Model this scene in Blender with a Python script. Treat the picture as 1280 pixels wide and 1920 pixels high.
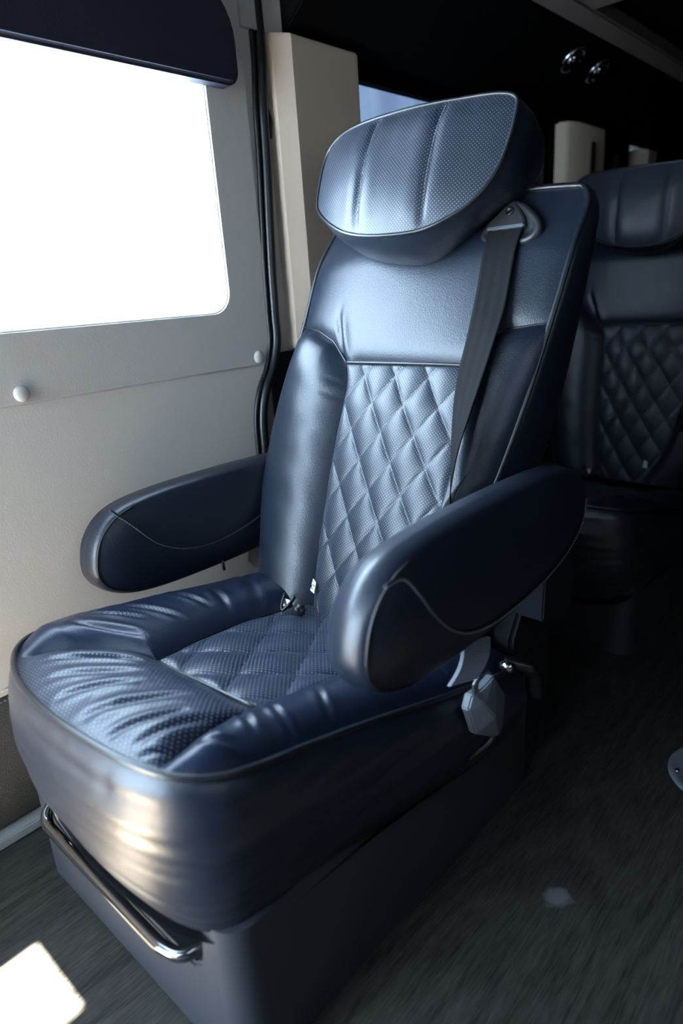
import bpy, bmesh, math, random
from mathutils import Vector, Matrix, noise
random.seed(4)
scn = bpy.context.scene
for o in list(bpy.data.objects): bpy.data.objects.remove(o)

# ------------------------------------------------------------------ camera
def cam_axes(vy=(1840, 460), vx=(-751, 648), f=1240.0):
    Y = Vector((vy[0]-640, 960-vy[1], -f)).normalized()
    X = -Vector((vx[0]-640, 960-vx[1], -f)).normalized()
    X = (X - Y*X.dot(Y)).normalized()
    return Matrix((X, Y, X.cross(Y)))
cd = bpy.data.cameras.new('camera'); cam = bpy.data.objects.new('camera', cd)
scn.collection.objects.link(cam)
cd.sensor_fit = 'HORIZONTAL'; cd.sensor_width = 24.0; cd.lens = 24.0*1240/1280
cd.clip_start = 0.02
cam.matrix_world = Matrix.Translation((0, 0, 1.0)) @ cam_axes().to_4x4()
cd.dof.use_dof = True; cd.dof.focus_distance = 1.28; cd.dof.aperture_fstop = 2.0
scn.camera = cam

# ------------------------------------------------------------------ world, sun, exposure
scn.view_settings.view_transform = 'Standard'
scn.view_settings.look = 'None'
scn.view_settings.gamma = 1.0
scn.view_settings.use_curve_mapping = False
scn.view_settings.exposure = 0.32
w = bpy.data.worlds.new('sky'); scn.world = w; w.use_nodes = True
bg = w.node_tree.nodes['Background']
bg.inputs['Color'].default_value = (0.60, 0.80, 1.0, 1); bg.inputs['Strength'].default_value = 24.0
sd = bpy.data.lights.new('sun', 'SUN'); sun = bpy.data.objects.new('sun', sd)
scn.collection.objects.link(sun)
sd.energy = 480.0; sd.angle = 0.009; sd.color = (1.0, 0.90, 0.76)
SUN = Vector((-0.45, 0.35, -1.0)).normalized()
sun.rotation_euler = SUN.to_track_quat('-Z', 'Y').to_euler()

# ------------------------------------------------------------------ materials
def mat(name, col, rough=0.5, metal=0.0, spec=0.5, bump=None, var=None, coat=0.0, sheen=0.0):
    m = bpy.data.materials.new(name); m.use_nodes = True
    nt = m.node_tree; b = nt.nodes['Principled BSDF']
    b.inputs['Base Color'].default_value = (*col, 1)
    b.inputs['Roughness'].default_value = rough
    b.inputs['Metallic'].default_value = metal
    b.inputs['Specular IOR Level'].default_value = spec
    b.inputs['Coat Weight'].default_value = coat
    b.inputs['Sheen Weight'].default_value = sheen
    tc = nt.nodes.new('ShaderNodeTexCoord')
    if var:   # (scale, amount)
        n = nt.nodes.new('ShaderNodeTexNoise'); n.inputs['Scale'].default_value = var[0]; n.inputs['Detail'].default_value = 5
        nt.links.new(tc.outputs['Object'], n.inputs['Vector'])
        mx = nt.nodes.new('ShaderNodeMix'); mx.data_type = 'RGBA'
        mx.inputs[6].default_value = (*[c*(1-var[1]) for c in col], 1)
        mx.inputs[7].default_value = (*[min(1, c*(1+var[1])) for c in col], 1)
        nt.links.new(n.outputs['Fac'], mx.inputs[0]); nt.links.new(mx.outputs[2], b.inputs['Base Color'])
    if bump:  # (scale, strength, distance)
        v = nt.nodes.new('ShaderNodeTexVoronoi'); v.inputs['Scale'].default_value = bump[0]
        nt.links.new(tc.outputs['Object'], v.inputs['Vector'])
        bp = nt.nodes.new('ShaderNodeBump'); bp.inputs['Strength'].default_value = bump[1]; bp.inputs['Distance'].default_value = bump[2]
        nt.links.new(v.outputs['Distance'], bp.inputs['Height']); nt.links.new(bp.outputs['Normal'], b.inputs['Normal'])
    return m

def perforated(name, col, rough, pitch=0.0047, radius=0.17, dot=(0.17, 0.19, 0.22)):
    m = mat(name, col, rough, bump=(520, 0.25, 0.0006)); nt = m.node_tree; b = nt.nodes['Principled BSDF']
    def math_(op, a, c=None):
        n = nt.nodes.new('ShaderNodeMath'); n.operation = op
        for i, x in enumerate((a, c)):
            if x is None: continue
            if isinstance(x, (int, float)): n.inputs[i].default_value = x
            else: nt.links.new(x, n.inputs[i])
        return n.outputs[0]
    uv = nt.nodes.new('ShaderNodeUVMap'); uv.uv_map = 'UVMap'
    s = nt.nodes.new('ShaderNodeSeparateXYZ'); nt.links.new(uv.outputs[0], s.inputs[0])
    d = 0
    acc = []
    for op in ('ADD', 'SUBTRACT'):
        t = math_(op, s.outputs[0], s.outputs[1]); t = math_('DIVIDE', t, pitch*1.4142)
        t = math_('FRACT', t); t = math_('SUBTRACT', t, 0.5); acc.append(math_('MULTIPLY', t, t))
    r2 = math_('ADD', *acc); near = math_('LESS_THAN', r2, radius*radius)
    mx = nt.nodes.new('ShaderNodeMix'); mx.data_type = 'RGBA'
    mx.inputs[6].default_value = (*col, 1); mx.inputs[7].default_value = (*dot, 1)
    nt.links.new(near, mx.inputs[0]); nt.links.new(mx.outputs[2], b.inputs['Base Color'])
    return m

NAVY = (0.009, 0.013, 0.023)
M = {}
M['leather'] = mat('navy_leather', NAVY, 0.36, bump=(420, 0.35, 0.0006))
M['leather_soft'] = mat('navy_leather_cushion', (0.008, 0.013, 0.030), 0.34, spec=0.38, bump=(420, 0.3, 0.0006))
M['perf'] = perforated('perforated_leather', NAVY, 0.40)
M['perf_cushion'] = perforated('perforated_leather_cushion', (0.008, 0.014, 0.032), 0.37, pitch=0.0060, radius=0.16, dot=(0.24, 0.26, 0.30))
M['piping'] = mat('leather_piping', (0.008, 0.010, 0.014), 0.33)
M['stitch'] = mat('stitch_thread', (0.16, 0.17, 0.20), 0.7)
M['plastic'] = mat('dark_plastic', (0.018, 0.019, 0.022), 0.42, bump=(300, 0.2, 0.0004))
M['base'] = mat('seat_base_plastic', (0.030, 0.033, 0.042), 0.38, bump=(350, 0.2, 0.0004))
M['black'] = mat('black_plastic', (0.006, 0.006, 0.007), 0.35)
M['matteblack'] = mat('black_headliner', (0.0025, 0.0025, 0.003), 0.9, spec=0.03)
M['mech'] = mat('matte_mechanism', (0.008, 0.009, 0.013), 0.75, spec=0.15)
M['chrome'] = mat('black_chrome', (0.25, 0.25, 0.27), 0.10, metal=1.0)
M['gloss'] = mat('gloss_black_bar', (0.012, 0.012, 0.014), 0.10, spec=0.9, coat=0.6)
M['mount'] = mat('grey_cast_metal', (0.13, 0.14, 0.16), 0.35)
M['webgrey'] = mat('grey_ribbed_webbing', (0.10, 0.11, 0.14), 0.5)
M['silver'] = mat('brushed_silver', (0.55, 0.56, 0.58), 0.25, metal=1.0)
M['web'] = mat('belt_webbing', (0.006, 0.006, 0.007), 0.8, spec=0.15, bump=(900, 0.5, 0.0005))
M['buckle'] = mat('grey_buckle_plastic', (0.10, 0.11, 0.13), 0.35)
M['white'] = mat('white_tag', (0.8, 0.8, 0.8), 0.6)
M['panel'] = mat('grey_beige_vinyl', (0.62, 0.565, 0.515), 0.50, bump=(260, 0.25, 0.0006), var=(3, 0.04))
M['panel_low'] = mat('grey_beige_vinyl_lower', (0.70, 0.625, 0.55), 0.55, bump=(260, 0.25, 0.0006), var=(3, 0.04))
M['pillar'] = mat('beige_pillar_fabric', (0.55, 0.43, 0.33), 0.6, bump=(300, 0.3, 0.0006))
M['darkpanel'] = mat('dark_carpeted_kick_panel', (0.038, 0.040, 0.041), 0.75, bump=(500, 0.6, 0.001))
M['rubber'] = mat('black_rubber_seal', (0.012, 0.012, 0.013), 0.30)
M['bouncemat'] = mat('beige_bounce_carpet', (0.55, 0.48, 0.38), 0.9, bump=(400, 0.5, 0.002))  # for the added light-bouncing carpet out of view
M['trim'] = mat('taupe_ceiling_trim', (0.16, 0.12, 0.10), 0.6)
M['strip'] = mat('grey_floor_strip', (0.30, 0.30, 0.29), 0.45)
M['shade'] = mat('navy_shade_vinyl', (0.008, 0.008, 0.022), 0.6, bump=(300, 0.3, 0.0006))

def glass(name, tint):
    m = bpy.data.materials.new(name); m.use_nodes = True; nt = m.node_tree
    nt.nodes.remove(nt.nodes['Principled BSDF']); out = nt.nodes['Material Output']
    t = nt.nodes.new('ShaderNodeBsdfTransparent'); t.inputs[0].default_value = (*tint, 1)
    g = nt.nodes.new('ShaderNodeBsdfGlossy'); g.inputs['Roughness'].default_value = 0.05; g.inputs[0].default_value = (1, 1, 1, 1)
    mx = nt.nodes.new('ShaderNodeMixShader'); mx.inputs[0].default_value = 0.05
    nt.links.new(t.outputs[0], mx.inputs[1]); nt.links.new(g.outputs[0], mx.inputs[2]); nt.links.new(mx.outputs[0], out.inputs[0])
    return m
M['glass'] = glass('clear_glass', (0.95, 0.96, 0.97))
def tinted():
    m = glass('tinted_blue_glass', (0.03, 0.055, 0.10)); nt = m.node_tree
    t = [n for n in nt.nodes if n.type == 'BSDF_TRANSPARENT'][0]
    tc = nt.nodes.new('ShaderNodeTexCoord'); n = nt.nodes.new('ShaderNodeTexNoise')
    mp = nt.nodes.new('ShaderNodeMapping'); mp.inputs['Scale'].default_value = (1, 7, 0.8)
    n.inputs['Scale'].default_value = 1.5; n.inputs['Detail'].default_value = 3
    nt.links.new(tc.outputs['Object'], mp.inputs[0]); nt.links.new(mp.outputs[0], n.inputs['Vector'])
    r = nt.nodes.new('ShaderNodeValToRGB'); r.color_ramp.elements[0].position = 0.35; r.color_ramp.elements[1].position = 0.7
    r.color_ramp.elements[0].color = (0.100, 0.110, 0.132, 1); r.color_ramp.elements[1].color = (0.128, 0.138, 0.156, 1)
    nt.links.new(n.outputs['Fac'], r.inputs[0]); nt.links.new(r.outputs[0], t.inputs[0])
    return m
M['tint'] = tinted()
M['fill_tint'] = glass('fill_window_glass', (0.40, 0.385, 0.37))  # glass of the added fill-light window
M['dark_tint'] = glass('dark_tinted_glass', (0.0022, 0.0024, 0.0026))

def floor_mat():
    m = bpy.data.materials.new('dark_wood_vinyl'); m.use_nodes = True; nt = m.node_tree; b = nt.nodes['Principled BSDF']
    L = nt.links.new
    tc = nt.nodes.new('ShaderNodeTexCoord')
    def noise_(scale, sc, detail=6, dist=0.0):
        mp = nt.nodes.new('ShaderNodeMapping'); mp.inputs['Scale'].default_value = sc
        n = nt.nodes.new('ShaderNodeTexNoise'); n.inputs['Scale'].default_value = scale; n.inputs['Detail'].default_value = detail
        n.inputs['Distortion'].default_value = dist
        L(tc.outputs['Object'], mp.inputs[0]); L(mp.outputs[0], n.inputs['Vector']); return n.outputs['Fac']
    fine = noise_(16, (22, 1.0, 1), 10, 0.4); broad = noise_(1.6, (2.5, 0.6, 1), 3, 0.5); spk = noise_(130, (1, 0.22, 1), 5)
    # cathedral grain: contour lines of a slow noise
    mp = nt.nodes.new('ShaderNodeMapping'); mp.inputs['Scale'].default_value = (3.2, 0.55, 1); mp.inputs['Location'].default_value = (0.37, 0.1, 0)
    n = nt.nodes.new('ShaderNodeTexNoise'); n.inputs['Scale'].default_value = 1.5; n.inputs['Detail'].default_value = 1.5
    L(tc.outputs['Object'], mp.inputs[0]); L(mp.outputs[0], n.inputs['Vector'])
    mu = nt.nodes.new('ShaderNodeMath'); mu.operation = 'MULTIPLY'; mu.inputs[1].default_value = 95; L(n.outputs['Fac'], mu.inputs[0])
    si = nt.nodes.new('ShaderNodeMath'); si.operation = 'SINE'; L(mu.outputs[0], si.inputs[0])
    mr = nt.nodes.new('ShaderNodeMapRange'); mr.inputs[1].default_value = -1; mr.inputs[2].default_value = 1; L(si.outputs[0], mr.inputs[0])
    def mixf(a, c, f):
        x = nt.nodes.new('ShaderNodeMix'); x.inputs[0].default_value = f
        L(a, x.inputs[2]); L(c, x.inputs[3]); return x.outputs[0]
    h = mixf(mixf(fine, spk, 0.35), mr.outputs[0], 0.09)
    h2 = mixf(h, broad, 0.2)
    r = nt.nodes.new('ShaderNodeValToRGB'); L(h2, r.inputs[0])
    r.color_ramp.elements[0].position = 0.37; r.color_ramp.elements[0].color = (0.006, 0.006, 0.006, 1)
    r.color_ramp.elements[1].position = 0.63; r.color_ramp.elements[1].color = (0.046, 0.043, 0.038, 1)
    # pale scuff on the aisle
    vm = nt.nodes.new('ShaderNodeVectorMath'); vm.operation = 'DISTANCE'; vm.inputs[1].default_value = (-0.352, 0.837, 0)
    no = nt.nodes.new('ShaderNodeTexNoise'); no.inputs['Scale'].default_value = 45; L(tc.outputs['Object'], no.inputs['Vector'])
    L(tc.outputs['Object'], vm.inputs[0])
    ma = nt.nodes.new('ShaderNodeMath'); ma.operation = 'MULTIPLY_ADD'; ma.inputs[1].default_value = 0.035; L(no.outputs['Fac'], ma.inputs[0]); L(vm.outputs['Value'], ma.inputs[2])
    mr2 = nt.nodes.new('ShaderNodeMapRange'); mr2.inputs[1].default_value = 0.030; mr2.inputs[2].default_value = 0.042; mr2.inputs[3].default_value = 0.55; mr2.inputs[4].default_value = 0
    L(ma.outputs[0], mr2.inputs[0])
    mx = nt.nodes.new('ShaderNodeMix'); mx.data_type = 'RGBA'; L(mr2.outputs[0], mx.inputs[0]); L(r.outputs[0], mx.inputs[6]); mx.inputs[7].default_value = (0.16, 0.16, 0.18, 1)
    L(mx.outputs[2], b.inputs['Base Color'])
    b.inputs['Roughness'].default_value = 0.6; b.inputs['Specular IOR Level'].default_value = 0.25
    bp = nt.nodes.new('ShaderNodeBump'); bp.inputs['Strength'].default_value = 0.5; bp.inputs['Distance'].default_value = 0.0012
    L(h, bp.inputs['Height']); L(bp.outputs['Normal'], b.inputs['Normal'])
    return m
M['floor'] = floor_mat()

# ------------------------------------------------------------------ helpers
COL = scn.collection
def link(name, me, m=None, parent=None, matrix=None, smooth=True):
    o = bpy.data.objects.new(name, me); COL.objects.link(o)
    if m is not None: me.materials.append(m)
    if smooth:
        for p in me.polygons: p.use_smooth = True
    if parent: o.parent = parent
    if matrix is not None: o.matrix_local = matrix
    return o
def tag(o, label=None, cat=None, group=None, kind=None):
    if label: o['label'] = label
    if cat: o['category'] = cat
    if group: o['group'] = group
    if kind: o['kind'] = kind
    return o
def mesh(name, verts, faces, uvs=None):
    me = bpy.data.meshes.new(name); me.from_pydata([tuple(v) for v in verts], [], faces); me.update()
    if uvs:
        l = me.uv_layers.new(name='UVMap')
        for lp in me.loops: l.data[lp.index].uv = uvs[lp.vertex_index]
    return me
def from_bm(name, bm):
    bmesh.ops.recalc_face_normals(bm, faces=bm.faces)
    me = bpy.data.meshes.new(name); bm.to_mesh(me); bm.free(); return me
def grid(name, f, nu, nv, flip=False):
    vs, uv, fs = [], [], []
    for j in range(nv+1):
        for i in range(nu+1):
            c, t = f(i/nu, j/nv); vs.append(c); uv.append(t)
    for j in range(nv):
        for i in range(nu):
            a = j*(nu+1)+i; q = (a, a+1, a+nu+2, a+nu+1)
            fs.append(q[::-1] if flip else q)
    return mesh(name, vs, fs, uv)
def lerp(a, b, t): return a+(b-a)*t
def clamp(x, a=0.0, b=1.0): return max(a, min(b, x))
def sstep(a, b, x):
    t = clamp((x-a)/(b-a)); return t*t*(3-2*t)
def interp(tab, x):
    if x <= tab[0][0]: return tab[0][1]
    for (x0, y0), (x1, y1) in zip(tab, tab[1:]):
        if x <= x1:
            t = (x-x0)/(x1-x0); return lerp(y0, y1, t)
    return tab[-1][1]
def smooth_tab(tab, n=60):
    """Catmull-Rom through a table y(x), returned densely"""
    pts = spline([Vector((a, b, 0)) for a, b in tab], n//(len(tab)-1)+1)
    return [(p.x, p.y) for p in pts]
def spline(P, k=8, closed=False):
    P = [Vector(p) if len(p) == 3 else Vector((p[0], p[1], 0)) for p in P]
    n = len(P); out = []
    rng = n if closed else n-1
    for i in range(rng):
        if closed: p0, p1, p2, p3 = P[i-1], P[i], P[(i+1) % n], P[(i+2) % n]
        else: p0, p1, p2, p3 = P[max(i-1, 0)], P[i], P[i+1], P[min(i+2, n-1)]
        for j in range(k):
            t = j/k
            out.append(0.5*((2*p1)+(p2-p0)*t+(2*p0-5*p1+4*p2-p3)*t*t+(3*p1-p0-3*p2+p3)*t**3))
    if not closed: out.append(P[-1].copy())
    return out
def resample(P, n, closed=False):
    P = [Vector(p) for p in P]
    if closed: P = P+[P[0]]
    d = [0]
    for a, b in zip(P, P[1:]): d.append(d[-1]+(b-a).length)
    out = []; k = 0
    cnt = n if closed else n-1
    for i in range(n):
        s = d[-1]*i/cnt
        while k < len(d)-2 and d[k+1] < s: k += 1
        t = (s-d[k])/max(d[k+1]-d[k], 1e-9); out.append(P[k].lerp(P[k+1], clamp(t)))
    return out
def tube(name, P, r, seg=8, closed=False, cap=True):
    P = [Vector(p) for p in P]; n = len(P); vs, fs = [], []
    up = Vector((0.13, 0.21, 0.97)).normalized(); prev = None
    for i in range(n):
        if closed: t = P[(i+1) % n]-P[i-1]
        else: t = P[min(i+1, n-1)]-P[max(i-1, 0)]
        t.normalize()
        a = prev if prev else (up if abs(t.dot(up)) < 0.95 else Vector((1, 0, 0)))
        s = (a-t*a.dot(t)).normalized(); prev = s; q = t.cross(s)
        rr = r[i] if isinstance(r, (list, tuple)) else r
        for k in range(seg):
            an = 2*math.pi*k/seg; vs.append(P[i]+(s*math.cos(an)+q*math.sin(an))*rr)
    m = n if closed else n-1
    for i in range(m):
        for k in range(seg):
            a, b = i*seg+k, i*seg+(k+1) % seg; c, d = ((i+1) % n)*seg+(k+1) % seg, ((i+1) % n)*seg+k
            fs.append((a, b, c, d))
    if cap and not closed:
        fs.append(tuple(range(seg))[::-1]); fs.append(tuple((n-1)*seg+k for k in range(seg)))
    return mesh(name, vs, fs)
def box_bm(bm, lo, hi, bev=0.0, seg=2):
    r = bmesh.ops.create_cube(bm, size=1.0); v = r['verts']
    for x in v:
        x.co = Vector([lerp(lo[i], hi[i], x.co[i]+0.5) for i in range(3)])
    if bev:
        es = list({e for x in v for e in x.link_edges})
        bmesh.ops.bevel(bm, geom=es, offset=bev, segments=seg, affect='EDGES')
def box(name, lo, hi, m, parent=None, bev=0.0, matrix=None, seg=2):
    bm = bmesh.new(); box_bm(bm, lo, hi, bev, seg); return link(name, from_bm(name, bm), m, parent, matrix, smooth=False)
def prism(name, pts, axis, a0, a1, m, parent=None, bev=0.0, hole=None, matrix=None, seg=2, smooth=False):
    """polygon pts (2D) extruded along axis between a0 and a1, with an optional hole"""
    def P(p, a):
        if axis == 'x': return (a, p[0], p[1])
        if axis == 'y': return (p[0], a, p[1])
        return (p[0], p[1], a)
    bm = bmesh.new()
    if hole is None:
        vs = [bm.verts.new(P(p, a0)) for p in pts]; f = [bm.faces.new(vs)]
    else:   # both loops have the same number of points
        vo = [bm.verts.new(P(p, a0)) for p in pts]; vi = [bm.verts.new(P(p, a0)) for p in hole]; n = len(vo); f = []
        for i in range(n): f.append(bm.faces.new((vo[i], vo[(i+1) % n], vi[(i+1) % n], vi[i])))
    r = bmesh.ops.extrude_face_region(bm, geom=f)
    nv = [v for v in r['geom'] if isinstance(v, bmesh.types.BMVert)]
    d = Vector(P((0, 0), a1-a0)); bmesh.ops.translate(bm, verts=nv, vec=d)
    if bev:
        sel = [e for e in bm.edges if len(e.link_faces) == 2 and e.calc_face_angle(0) > 0.6]
        bmesh.ops.bevel(bm, geom=sel, offset=bev, segments=seg, affect='EDGES')
    me = from_bm(name, bm); o = link(name, me, m, parent, matrix, smooth=True); me.set_sharp_from_angle(angle=math.radians(28)); return o
def rrect(x0, x1, y0, y1, r, n=6, rs=None):
    out = []
    rs = rs or (r, r, r, r)
    for (cx, cy, a0, rr, sx, sy) in ((x0, y0, 180, rs[0], 1, 1), (x1, y0, 270, rs[1], -1, 1), (x1, y1, 0, rs[2], -1, -1), (x0, y1, 90, rs[3], 1, -1)):
        for k in range(n+1):
            a = math.radians(a0+90*k/n)
            out.append((cx+sx*rr+rr*math.cos(a), cy+sy*rr+rr*math.sin(a)))
    return out
def inset_loop(P, d):
    """P: CCW loop of 2D Vectors; move inwards by d"""
    n = len(P); out = []
    for i in range(n):
        t = (P[(i+1) % n]-P[i-1]); t = Vector((t.x, t.y)).normalized(); out.append(Vector((P[i].x-t.y*d, P[i].y+t.x*d)))
    return out
def rings_mesh(name, rings, uvf=None):
    n = len(rings[0]); vs = [p for r in rings for p in r]; fs = []
    for j in range(len(rings)-1):
        for i in range(n):
            fs.append((j*n+i, j*n+(i+1) % n, (j+1)*n+(i+1) % n, (j+1)*n+i))
    uv = [uvf(p) for p in vs] if uvf else None
    return mesh(name, vs, fs, uv)
def N3(x, y, z): return noise.noise(Vector((x, y, z)))

# ------------------------------------------------------------------ the setting
def struct(o): o['kind'] = 'structure'; return o
WX = -1.24
struct(box('floor', (-1.34, -1.6, -0.05), (0.9, 5.0, 0.0), M['floor']))
# wall under the window: lower vinyl panel
struct(box('wall_left', (-1.32, -0.75, 0.315), (WX, 1.095, 0.85), M['panel_low']))
# kick panel bulging outwards near the floor
kp = [(WX-0.004, 0.318), (WX+0.002, 0.30), (WX+0.006, 0.22), (WX+0.004, 0.12), (WX-0.012, 0.05), (WX-0.03, 0.022), (WX-0.07, 0.022), (WX-0.07, 0.318)]
o = prism('wall_lower_left', kp, 'y', -0.75, 1.12, M['darkpanel'], smooth=False); struct(o)
struct(box('baseboard_left', (-1.31, -0.75, 0.0), (WX+0.002, 1.12, 0.022), M['strip'], bev=0.003))
for k in range(2):
    bm = bmesh.new(); y = -0.74
    while y < 1.08:
        box_bm(bm, (WX-0.001, y, 0.325-k*0.02), (WX+0.0035, y+0.005, 0.3268-k*0.02)); y += 0.0085
    o = link('stitching', from_bm('stitching', bm), M['stitch'] if k else M['white'], smooth=False); o.parent = bpy.data.objects['wall_left']
    o['kind'] = 'stuff'
# upper panel with the window hole
def loop_pair(y0, y1, z0, z1, hy0, hy1, hz0, hz1, rs):
    hole = rrect(hy0, hy1, hz0, hz1, 0.03, 6, rs); cy, cz = (hy0+hy1)/2, (hz0+hz1)/2; outer = []
    for (a, b) in hole:
        da, db = a-cy, b-cz
        s = min((y1-cy)/da if da > 0 else (y0-cy)/da if da < 0 else 9, (z1-cz)/db if db > 0 else (z0-cz)/db if db < 0 else 9)
        outer.append((cy+da*s, cz+db*s))
    # snap the nearest points to the corners
    for c in ((y0, z0), (y1, z0), (y1, z1), (y0, z1)):
        i = min(range(len(outer)), key=lambda i: (outer[i][0]-c[0])**2+(outer[i][1]-c[1])**2); outer[i] = c
    return outer, hole
out, hole = loop_pair(-0.75, 1.108, 0.845, 1.75, -0.40, 0.992, 0.975, 1.56, (0.06, 0.045, 0.06, 0.06))
struct(prism('wall_upper_left', out, 'x', -1.262, WX+0.004, M['panel'], hole=hole, bev=0.004, seg=3))
o1, h1 = loop_pair(-0.44, 1.045, 0.935, 1.60, -0.40, 0.990, 0.977, 1.56, (0.06, 0.045, 0.06, 0.06))
wf = struct(prism('window_1', o1, 'x', -1.285, -1.264, M['panel'], hole=h1, bev=0.002))
box('window_pane', (-1.279, -0.42, 0.96), (-1.275, 1.03, 1.58), M['glass'], wf)
# round trim buttons
def button(y, z, x=WX+0.004):
    bm = bmesh.new(); R = [(0.0145, 0), (0.0145, 0.003), (0.012, 0.0065), (0.006, 0.0078), (0, 0.008)]
    vs = []
    rings = [[Vector((x+h, y+r*math.cos(a*math.pi/12), z+r*math.sin(a*math.pi/12))) for a in range(24)] for r, h in R[:-1]]
    me = rings_mesh('trim_button', rings+[[Vector((x+0.008, y, z))]*24]); return link('trim_button', me, M['panel'])
for y, z, l in ((0.496, 0.866, 'round grey trim button on the seam below the window, nearest the front'), (1.062, 0.866, 'round grey trim button beside the rubber seal, below the window corner'),
                (1.085, 1.487, 'round grey trim button beside the rubber seal, at the end of the navy window shade')):
    tag(button(y, z), l, 'button', 'round trim buttons on the wall panel')
# navy shade cassette
sp = rrect(-0.45, 1.058, 1.418, 1.60, 0.0, 8, (0.02, 0.03, 0.10, 0.02))
sh = tag(bpy.data.objects.new('window_shade', None), 'dark navy padded shade cassette with rounded end across the top of the bright window', 'window shade'); COL.objects.link(sh)
sh.location = (WX+0.004, 0, 0)
prism('shade_cover', sp, 'x', 0.0, 0.042, M['shade'], sh, bev=0.008, seg=3)

# rubber door seal
SP = [(1.152, 1.75), (1.149, 1.602), (1.149, 1.505), (1.14, 1.402), (1.135, 1.295), (1.127, 1.184), (1.119, 1.068), (1.115, 0.96), (1.113, 0.898), (1.093, 0.837), (1.064, 0.79), (1.045, 0.728), (1.04, 0.64), (1.04, 0.4), (1.04, 0.05)]
sl = struct(link('trim_1', tube('trim_1', spline([(WX+0.006, y+0.008, z) for y, z in SP], 6), 0.0125, 10), M['rubber']))
link('seal_lip', tube('seal_lip', spline([(WX+0.004, y-0.012, z) for y, z in SP], 6), 0.0055, 8), M['rubber'], sl)
# wall behind the seal (dark) and the beige pillars
struct(box('wall_rear_left', (-1.34, 1.07, 0.0), (WX-0.012, 5.0, 0.885), M['darkpanel']))
struct(box('wall_end_left', (-1.34, 1.07, 1.54), (WX-0.012, 5.0, 1.9), M['matteblack']))
struct(box('trim_2', (-1.30, 1.105, 1.545), (WX+0.012, 1.222, 1.9), M['panel']))
def pillar(y0, y1, z0, z1, label, ch=0.075, parent=None, d=0.045):
    pts = [(-1.32, y0), (WX-0.004, y0), (WX+0.022, y0+0.012), (WX+d, y0+ch), (WX+d, y1-0.012), (WX+d-0.01, y1), (-1.32, y1)]
    return prism('pillar_trim', pts, 'z', z0, z1, M['pillar'], bev=0.004, seg=2)
struct(box('wall_gap_left', (-1.34, 1.07, 0.87), (WX-0.001, 1.43, 1.9), M['panel']))
p1 = struct(pillar(1.165, 1.45, 0.875, 1.545, '', 0.05)); p1.name = 'trim_3'
link('trim_clip', tube('trim_clip', [(WX+0.0, 1.172, 1.40), (WX+0.006, 1.168, 1.37), (WX+0.004, 1.165, 1.34)], 0.005, 6), M['black'], p1)
p2 = struct(pillar(2.66, 2.98, 0.875, 1.545, '', 0.06)); p2.name = 'trim_4'
box('belt_slot', (WX+0.04, 2.83, 1.30), (WX+0.048, 2.875, 1.49), M['black'], p2, bev=0.003)
p3 = struct(pillar(3.42, 3.60, 0.875, 1.52, '', 0.05)); p3.name = 'trim_5'
def window(n, y0, y1, m, extra=0):
    o, h = loop_pair(y0, y1, 0.875, 1.545, y0+0.03, y1-0.03, 0.92, 1.515, (0.03,)*4)
    f = struct(prism('window_%d' % n, o, 'x', -1.29, -1.262, M['matteblack'], hole=h))
    box('window_pane', (-1.28, y0+0.01, 0.89), (-1.276, y1-0.01, 1.53), m, f)
window(2, 1.42, 2.03, M['tint'])
window(5, 2.03, 2.66, M['dark_tint'])
window(3, 2.98, 3.42, M['dark_tint'])
window(4, 3.60, 5.0, M['dark_tint'])
# overhead soffit (front end face, sloping underside) and ceiling
sof = [(-1.26, 1.552), (-1.225, 1.552), (-1.0, 1.70), (-1.0, 1.90), (-1.26, 1.90)]
so = struct(prism('ceiling_side_left', sof, 'y', 1.222, 5.0, M['matteblack'], bev=0.004))
# ceiling trim bands around recessed black panels, 1.70 high
struct(box('trim_6', (-1.0, 1.25, 1.70), (-0.918, 5.0, 1.75), M['trim'], bev=0.006))
struct(box('trim_7', (-0.918, 2.035, 1.70), (0.6, 2.15, 1.75), M['trim'], bev=0.006))
struct(box('ceiling', (-1.0, 1.25, 1.742), (0.9, 5.0, 1.90), M['matteblack']))
# reading lights on the soffit
def ring_lamp(y, label):
    n = Vector((0.148, 0, -0.225)).cross(Vector((0, 1, 0))); n = Vector((0.549, 0, -0.836))
    t = Vector((0.836, 0, 0.549)); yv = Vector((0, 1, 0)); c = Vector((-1.225, y, 1.552))+t*0.187
    R = Matrix((t, -yv, n)).transposed().to_4x4()
    e = bpy.data.objects.new('reading_light', None); COL.objects.link(e); e.matrix_world = Matrix.Translation(c) @ R
    prof = [(0.046, -0.002), (0.047, 0.004), (0.043, 0.009), (0.036, 0.009), (0.033, 0.003)]
    link('bezel', rings_mesh('bezel', [[Vector((r*math.cos(a*math.pi/14), r*math.sin(a*math.pi/14), h)) for a in range(28)] for r, h in prof]), M['silver'], e)
    prof = [(0.033, 0.003), (0.030, 0.014), (0.024, 0.022), (0.018, 0.024), (0.016, 0.020), (0.001, 0.019)]
    link('eyeball', rings_mesh('eyeball', [[Vector((r*math.cos(a*math.pi/14), r*math.sin(a*math.pi/14), h)) for a in range(28)] for r, h in prof]), M['chrome'], e)
    tag(e, label, 'lamp', 'reading lights under the black overhead')
ring_lamp(2.36, 'round silver reading light under the black overhead, nearer of the pair')
ring_lamp(2.56, 'round silver reading light under the black overhead, farther of the pair')
ring_lamp(3.85, 'dim round reading light under the black overhead, far back at the photo edge')
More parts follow.
